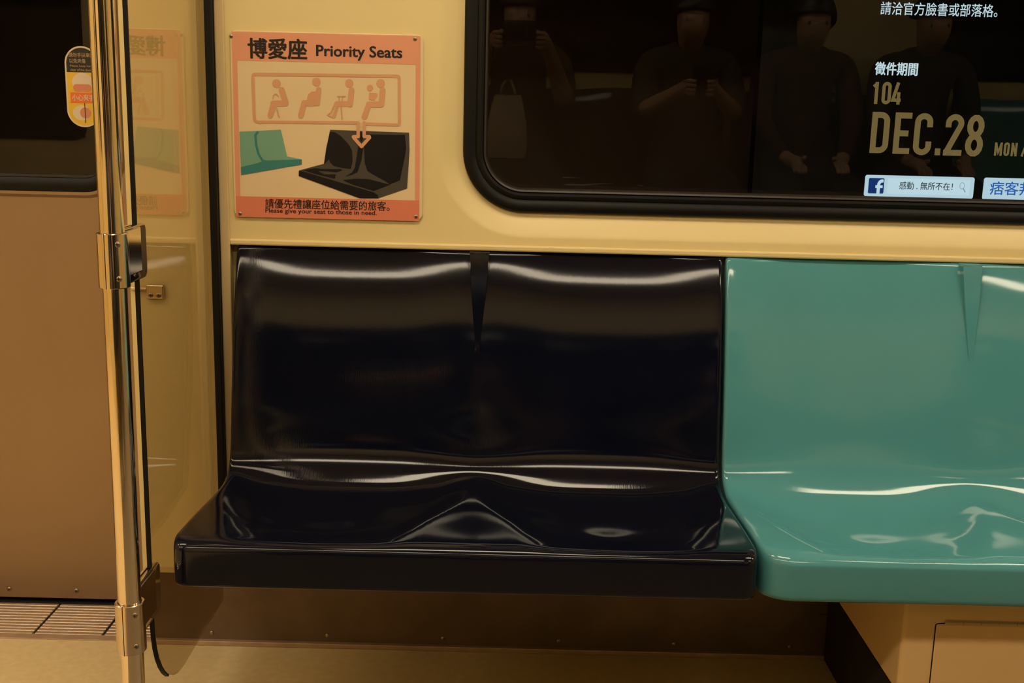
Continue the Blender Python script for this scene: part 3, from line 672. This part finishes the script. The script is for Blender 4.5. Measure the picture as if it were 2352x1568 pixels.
def letter(ch, c, wd):
    x0, x1, z0, z1 = c; w_, h_ = x1-x0, z1-z0; t = wd; e = t/2
    r = min(w_*0.5, h_*0.3)-e
    def X(v): return x0+v
    polys = []
    l, rgt, bo, tp = x0+e, x1-e, z0+e, z1-e; mx = (x0+x1)/2
    rx = (rgt-l)/2
    A = lambda cx, cz, ra, rb, a0, a1: arc((cx, cz), ra, rb, a0, a1, 14)
    if ch == 'D': polys = [[(l, tp), (l+rx*0.8, tp)] + A(rgt-rx, tp-rx, rx, rx, 80, 0) + A(rgt-rx, bo+rx, rx, rx, 0, -80) + [(l+rx*0.8, bo), (l, bo)], [(l, z0), (l, z1)]]
    if ch == 'E': polys = [[(l, z0), (l, z1)], [(l, tp), (x1, tp)], [(l, bo), (x1, bo)], [(l, (z0+z1)/2), (x1-w_*0.14, (z0+z1)/2)]]
    if ch == 'C': polys = [A(mx, tp-rx, rx, rx, 0, 180) + A(mx, bo+rx, rx, rx, 180, 360)]; polys = [[(rgt, z0+h_*0.67)] + polys[0] + [(rgt, z0+h_*0.33)]]
    if ch == '0' or ch == 'O': p = A(mx, tp-rx, rx, rx, 0, 180) + A(mx, bo+rx, rx, rx, 180, 360); polys = [p+[p[0], p[1]]]
    if ch == '.': polys = [[(mx, z0), (mx, z1)]]; t = w_
    if ch == '2': polys = [[(l, z0+h_*0.68)] + A(mx, tp-rx, rx, rx, 180, -25) + [(l+e*0.2, bo+e*0.6), (l+e*0.2, bo)], [(x0, bo), (x1, bo)]]
    if ch == '8':
        r2 = h_*0.25-e*0.62; q = rx*0.94
        p = A(mx, tp-r2, q, r2, 0, 360); o_ = A(mx, bo+r2, rx, r2, 0, 360); polys = [p+[p[1]], o_+[o_[1]]]
    if ch == '1': polys = [[(rgt, z0), (rgt, z1)], [(rgt, tp), (x0, z0+h_*0.78)]]
    if ch == '4': polys = [[(x0+w_*0.62, z1), (x0+e*0.8, z0+h_*0.2), (x1, z0+h_*0.2)], [(x0+w_*0.74, z0), (x0+w_*0.74, z0+h_*0.56)]]
    if ch == 'M': polys = [[(l, z0), (l, z1)], [(rgt, z0), (rgt, z1)], [(l, z1-e*0.5), (mx, z0+h_*0.25), (rgt, z1-e*0.5)]]
    if ch == 'N': polys = [[(l, z0), (l, z1)], [(rgt, z0), (rgt, z1)], [(l, z1-e), (rgt, z0+e)]]
    if ch == 'A': polys = [[(x0, z0), (mx, z1), (x1, z0)], [(l+e, z0+h_*0.3), (rgt-e, z0+h_*0.3)]]
    out = []
    for p in polys: out += stroke_sq(p, t)
    return out
px = 0.001188
def word(name, spec, wd):
    polys = []
    for ch, c in spec: polys += letter(ch, cell(*c), wd)
    flat(name, polys, YA-0.001, G['gold'], ad)
word('gold_date', [('D', (242, 492, 822, 1390, 1105)), ('E', (560, 790, 830, 1400, 1110)), ('C', (835, 1085, 838, 1418, 1120)), ('.', (1120, 1196, 1325, 1418, 1370)), ('2', (1258, 1512, 852, 1425, 1135)), ('8', (1550, 1798, 860, 1438, 1145))], 0.0155)
word('gold_year', [('1', (275, 340, 408, 712, 560)), ('0', (393, 520, 408, 716, 560)), ('4', (530, 658, 416, 720, 568))], 0.0088)
word('gold_weekday', [('M', (1943, 2050, 1242, 1425, 1335)), ('O', (2072, 2150, 1242, 1428, 1335)), ('N', (2172, 2255, 1248, 1432, 1340)), ('A', (2325, 2420, 1250, 1436, 1345))], 0.0058)
# white search boxes at the foot of the poster
def rbox_poster(name, L, R, top, bot, r, m, dy):
    x0 = a5(*L)[0]; x1 = a5(*R)[0]; z1 = a5(*top)[1]; z0 = a5(*bot)[1]
    return flat(name, [rrect(x0, x1, z0, z1, r, 6)], YA-dy, m, ad), (x0, x1, z0, z1)
_, b1 = rbox_poster('search_box', (152, 280), (1658, 320), (900, 145), (900, 440), 0.006, G['box'], 0.0010)
rbox_poster('search_field', (468, 280), (1600, 320), (1000, 185), (1000, 400), 0.002, G['boxi'], 0.0014)
rbox_poster('logo_tile', (205, 280), (420, 280), (315, 172), (315, 385), 0.0035, G['navy'], 0.0014)
fx = a5(345, 280)[0]
lz1 = a5(345, 185)[1]; lz0 = a5(345, 386)[1]
flat('logo_letter', stroke_sq([(fx, lz0), (fx, lz1-0.018)] + arc((fx+0.0095, lz1-0.0155), 0.0095, 0.0105, 180, 95, 8) + [(fx+0.0125, lz1-0.005)], 0.0085) + stroke_sq([(fx-0.0085, lz1-0.0205), (fx+0.011, lz1-0.0205)], 0.0075), YA-0.0018, G['boxi'], ad)
fit('search_lettering', '感動 . 無所不在！', a5, (632, 280), (1365, 300), (1000, 228), (1000, 335), G['ink'], 0.008, 0.0018)
mg = a5(1495, 280)
flat('magnifier', stroke([(p[0], p[1]) for p in arc(mg, 0.0062, 0.0085, 0, 360, 20)], 0.0014) + stroke([(mg[0]+0.004, mg[1]-0.007), (mg[0]+0.0095, mg[1]-0.016)], 0.003), YA-0.0018, G['grey'], ad)
_, b2 = rbox_poster('search_box', (1785, 320), (3300, 340), (2100, 172), (2100, 475), 0.006, G['box'], 0.0010)
fit('blog_lettering', '痞客邦', a5, (1880, 320), (2470, 330), (2150, 222), (2150, 408), G['blue'], 0.012, 0.0018)

# ================================================================== PASSENGERS ACROSS THE AISLE (seen as reflections in the window)
SK = mat('warm_skin', (0.46, 0.27, 0.17), 0.5, vary=0.06); HAIR = mat('black_hair', (0.010, 0.008, 0.006), 0.45, vary=0.2, scale=40)
SHOE = mat('dark_shoe', (0.02, 0.016, 0.013), 0.4)
CAMM = mat('black_camera_body', (0.012, 0.012, 0.012), 0.4); LENSG = mat('lens_glass', (0.01, 0.012, 0.02), 0.05)
def person(label, x, pose, shirt, trousers, long_hair):
    root = empty('person', (x, Y_OPP+0.24, 0.0), label, 'person', 'passengers across the aisle')
    V, Rr, Mt, Ed = [], [], [], []
    def v(p, r, m, par=None):
        V.append((x+p[0], Y_OPP+p[1], p[2])); Rr.append(r); Mt.append(m); i = len(V)-1
        if par is not None: Ed.append((par, i))
        return i
    pel = v((0, 0.235, 0.515), 0.125, 2)
    bel = v((0, 0.215, 0.65), 0.120, 1, pel); che = v((0, 0.185, 0.83), 0.135, 1, bel); upc = v((0, 0.175, 0.95), 0.105, 1, che)
    nek = v((0, 0.20, 1.020), 0.043, 0, upc); jaw = v((0, 0.238, 1.064), 0.064, 0, nek); hd_ = v((0, 0.240, 1.120), 0.080, 0, jaw)
    tp = v((0, 0.230, 1.180), 0.074, 0, hd_); v((0, 0.225, 1.216), 0.045, 0, tp)
    v((0, 0.328, 1.100), 0.012, 0, hd_)
    arms = {'camera': ((0.190, 0.36, 0.80), (0.118, 0.520, 1.000), (0.094, 0.572, 1.058)), 'phone': ((0.192, 0.30, 0.76), (0.085, 0.47, 0.86), (0.052, 0.525, 0.895)), 'rest': ((0.190, 0.28, 0.75), (0.115, 0.47, 0.625), (0.085, 0.535, 0.610))}[pose]
    for sgn in (-1, 1):
        sh = v((sgn*0.165, 0.175, 0.955), 0.062, 1, upc); el = v((sgn*arms[0][0], arms[0][1], arms[0][2]), 0.047, 1, sh)
        wr = v((sgn*arms[1][0], arms[1][1], arms[1][2]), 0.028, 0 if pose != 'rest' else 1, el); pa = v((sgn*arms[2][0], arms[2][1], arms[2][2]), 0.026, 0, wr)
        px_, py_, pz_ = sgn*arms[2][0], arms[2][1], arms[2][2]
        for k, ln in enumerate((0.034, 0.040, 0.037, 0.028)):
            dz = 0.024-0.016*k
            if pose == 'rest':
                a_ = v((px_-sgn*(0.020-0.013*k), py_+0.040, pz_), 0.0095, 0, pa); b_ = v((px_-sgn*(0.022-0.013*k), py_+0.040+ln*0.8, pz_-0.004), 0.0085, 0, a_); v((px_-sgn*(0.022-0.013*k), py_+0.040+ln*1.3, pz_-0.022), 0.0075, 0, b_)
            else:
                a_ = v((px_-sgn*0.004, py_+0.034, pz_+dz), 0.0095, 0, pa); b_ = v((px_-sgn*0.012, py_+0.034+ln*0.55, pz_+dz), 0.0085, 0, a_); v((px_-sgn*0.034, py_+0.034+ln*0.6, pz_+dz), 0.0075, 0, b_)
        t_ = v((px_-sgn*0.022, py_+0.004, pz_+0.018), 0.0105, 0, pa); v((px_-sgn*0.030, py_+0.022, pz_+0.032), 0.0085, 0, t_)
        hp = v((sgn*0.095, 0.290, 0.510), 0.088, 2, pel); th = v((sgn*0.115, 0.47, 0.512), 0.078, 2, hp); kn = v((sgn*0.125, 0.640, 0.505), 0.060, 2, th); cf = v((sgn*0.125, 0.620, 0.33), 0.052, 2, kn)
        an = v((sgn*0.125, 0.600, 0.105), 0.038, 2, cf); he = v((sgn*0.127, 0.610, 0.048), 0.040, 3, an); v((sgn*0.137, 0.765, 0.036), 0.033, 3, he)
    me = bpy.data.meshes.new('skeleton'); me.from_pydata(V, Ed, [])
    o = bpy.data.objects.new('skeleton', me); COL.objects.link(o)
    o.modifiers.new('skin', 'SKIN'); 
    for i, d_ in enumerate(me.skin_vertices[0].data): d_.radius = (Rr[i], Rr[i]*(0.82 if i in (bel, che, upc, pel) else 1.0)); d_.use_root = (i == pel)
    sb = o.modifiers.new('sub', 'SUBSURF'); sb.levels = 2; sb.render_levels = 2
    bpy.context.view_layer.update()
    bme = bpy.data.meshes.new_from_object(o.evaluated_get(bpy.context.evaluated_depsgraph_get()))
    bpy.data.objects.remove(o); bpy.data.meshes.remove(me)
    VA = np.array(V); seg = [(np.array(V[a]), np.array(V[b]), Mt[b], min(Rr[a], Rr[b])) for a, b in Ed]
    bme.materials.clear()
    for m_ in (SK, shirt, trousers, SHOE): bme.materials.append(m_)
    cen = np.array([p.center for p in bme.polygons])
    best = np.full(len(cen), 1e9); idx = np.zeros(len(cen), int)
    for a, b, mi, r_ in seg:
        ab = b-a; t = np.clip(((cen-a)@ab)/max(1e-9, ab@ab), 0, 1); dd = np.linalg.norm(cen-(a+t[:, None]*ab), axis=1)/max(r_, 0.03)
        k = dd < best; best[k] = dd[k]; idx[k] = mi
    bme.polygons.foreach_set('material_index', idx.astype(np.int32)); bme.polygons.foreach_set('use_smooth', [True]*len(bme.polygons))
    off = origin(root); bme.transform(Matrix.Translation(-off)); bme.name = 'body'
    ob = bpy.data.objects.new('body', bme); COL.objects.link(ob); ob.parent = root
    # hair: a cap over the skull, longer at the back when the hair is long
    HV = []; HF = []; nu, nv_ = 24, 12
    for a in range(nv_+1):
        for b in range(nu):
            ph = math.pi*2*b/nu; lim = 1.30+(0.55 if long_hair else 0.25)*(0.5-0.5*math.sin(ph)); te = lim*a/nv_
            HV.append((x+0.093*math.sin(te)*math.cos(ph), Y_OPP+0.224+0.104*math.sin(te)*math.sin(ph), 1.140+0.112*math.cos(te) - (0.13 if long_hair else 0.02)*max(0, te-1.45)))
    for a in range(nv_):
        for b in range(nu): HF.append((a*nu+b, a*nu+(b+1) % nu, (a+1)*nu+(b+1) % nu, (a+1)*nu+b))
    h = mesh('hair', HV, HF, HAIR, root, True); sm = h.modifiers.new('thick', 'SOLIDIFY'); sm.thickness = 0.012
    for sgn in (-1, 1):
        lathe('eye', [(0.0001, 0.0), (0.007, 0.002), (0.009, 0.005), (0.006, 0.007), (0.0001, 0.008)], (x+sgn*0.030, Y_OPP+0.308, 1.128), 'Y', HAIR, root, 12)
    box('mouth', x-0.020, x+0.020, Y_OPP+0.296, Y_OPP+0.302, 1.056, 1.062, mat('lip', (0.30, 0.10, 0.08), 0.5), root, r=0.002)
    return root
cloth = lambda n, c: mat(n, c, 0.85, vary=0.15, scale=30)
person('photographer in a dark brown top holding a camera, reflected in the window', 0.0, 'camera', cloth('dark_brown_knit', (0.050, 0.024, 0.018)), cloth('black_trousers', (0.012, 0.012, 0.014)), False)
person('passenger in an olive top looking at a phone, reflected in the window', 0.69, 'phone', cloth('olive_cloth', (0.040, 0.036, 0.020)), cloth('dark_jeans', (0.014, 0.016, 0.026)), True)
person('passenger in a dark red top with hands on lap, reflected in the window', 1.17, 'rest', cloth('dark_red_cloth', (0.060, 0.014, 0.014)), cloth('charcoal_trousers', (0.015, 0.013, 0.012)), True)
person('passenger in a grey jacket with hands on lap, reflected beside the gold date', 1.65, 'rest', cloth('grey_jacket', (0.040, 0.040, 0.042)), cloth('grey_trousers', (0.025, 0.022, 0.020)), False)
person('passenger in a navy top with hands on lap, left of the photographer', -0.55, 'rest', cloth('navy_cloth', (0.012, 0.015, 0.035)), cloth('black_jeans', (0.010, 0.010, 0.012)), False)
# the photographer's camera and bag, the other passenger's phone
pc = empty('handheld_camera', (0, -2.16, 1.05), 'black camera held by the photographer, reflected in the window', 'camera')
box('camera_body', -0.060, 0.060, -2.180, -2.150, 1.055, 1.125, CAMM, pc, r=0.006)
lathe('lens', [(0.030, 0.0), (0.031, 0.012), (0.029, 0.026), (0.027, 0.034), (0.022, 0.034), (0.020, 0.030)], (0, -2.1498, 1.088), 'Y', CAMM, pc, 36)
lathe('lens_front', [(0.0195, 0.0), (0.014, 0.003), (0.0001, 0.004)], (0, -2.1190, 1.088), 'Y', LENSG, pc, 24)
ph = empty('phone', (0.69, Y_OPP+0.56, 0.87), 'dark phone held by the passenger in the olive top', 'phone')
box('phone_body', 0.655, 0.725, Y_OPP+0.556, Y_OPP+0.564, 0.865, 0.985, CAMM, ph, r=0.003)
bag = empty('tote_bag', (-0.04, Y_OPP+0.45, 0.60), 'pale canvas tote bag on the photographer\'s lap, reflected in the window', 'bag')
BAGM = mat('pale_canvas', (0.45, 0.36, 0.24), 0.9, vary=0.1)
bv = []
for z_, hw, hd2 in ((0.602, 0.075, 0.055), (0.65, 0.082, 0.060), (0.73, 0.076, 0.050), (0.80, 0.062, 0.034), (0.84, 0.050, 0.018)):
    bv.append([(-0.04+hw*math.copysign(abs(math.cos(t))**0.6, math.cos(t)), Y_OPP+0.46+hd2*math.copysign(abs(math.sin(t))**0.6, math.sin(t)), z_) for t in [2*math.pi*i/28 for i in range(28)]])
loops('bag_body', bv, BAGM, bag, cap0=True)
for dy in (-0.012, 0.012):
    pts = [(-0.04+0.028*math.cos(math.radians(a)), 0.835+0.06*math.sin(math.radians(a))) for a in range(0, 181, 12)]
    loops('handle', [[(px_+ox, Y_OPP+0.46+dy+oy, pz_) for ox, oy in ((-0.004, -0.002), (0.004, -0.002), (0.004, 0.002), (-0.004, 0.002))] for px_, pz_ in pts], BAGM, bag, cap0=True, cap1=True)
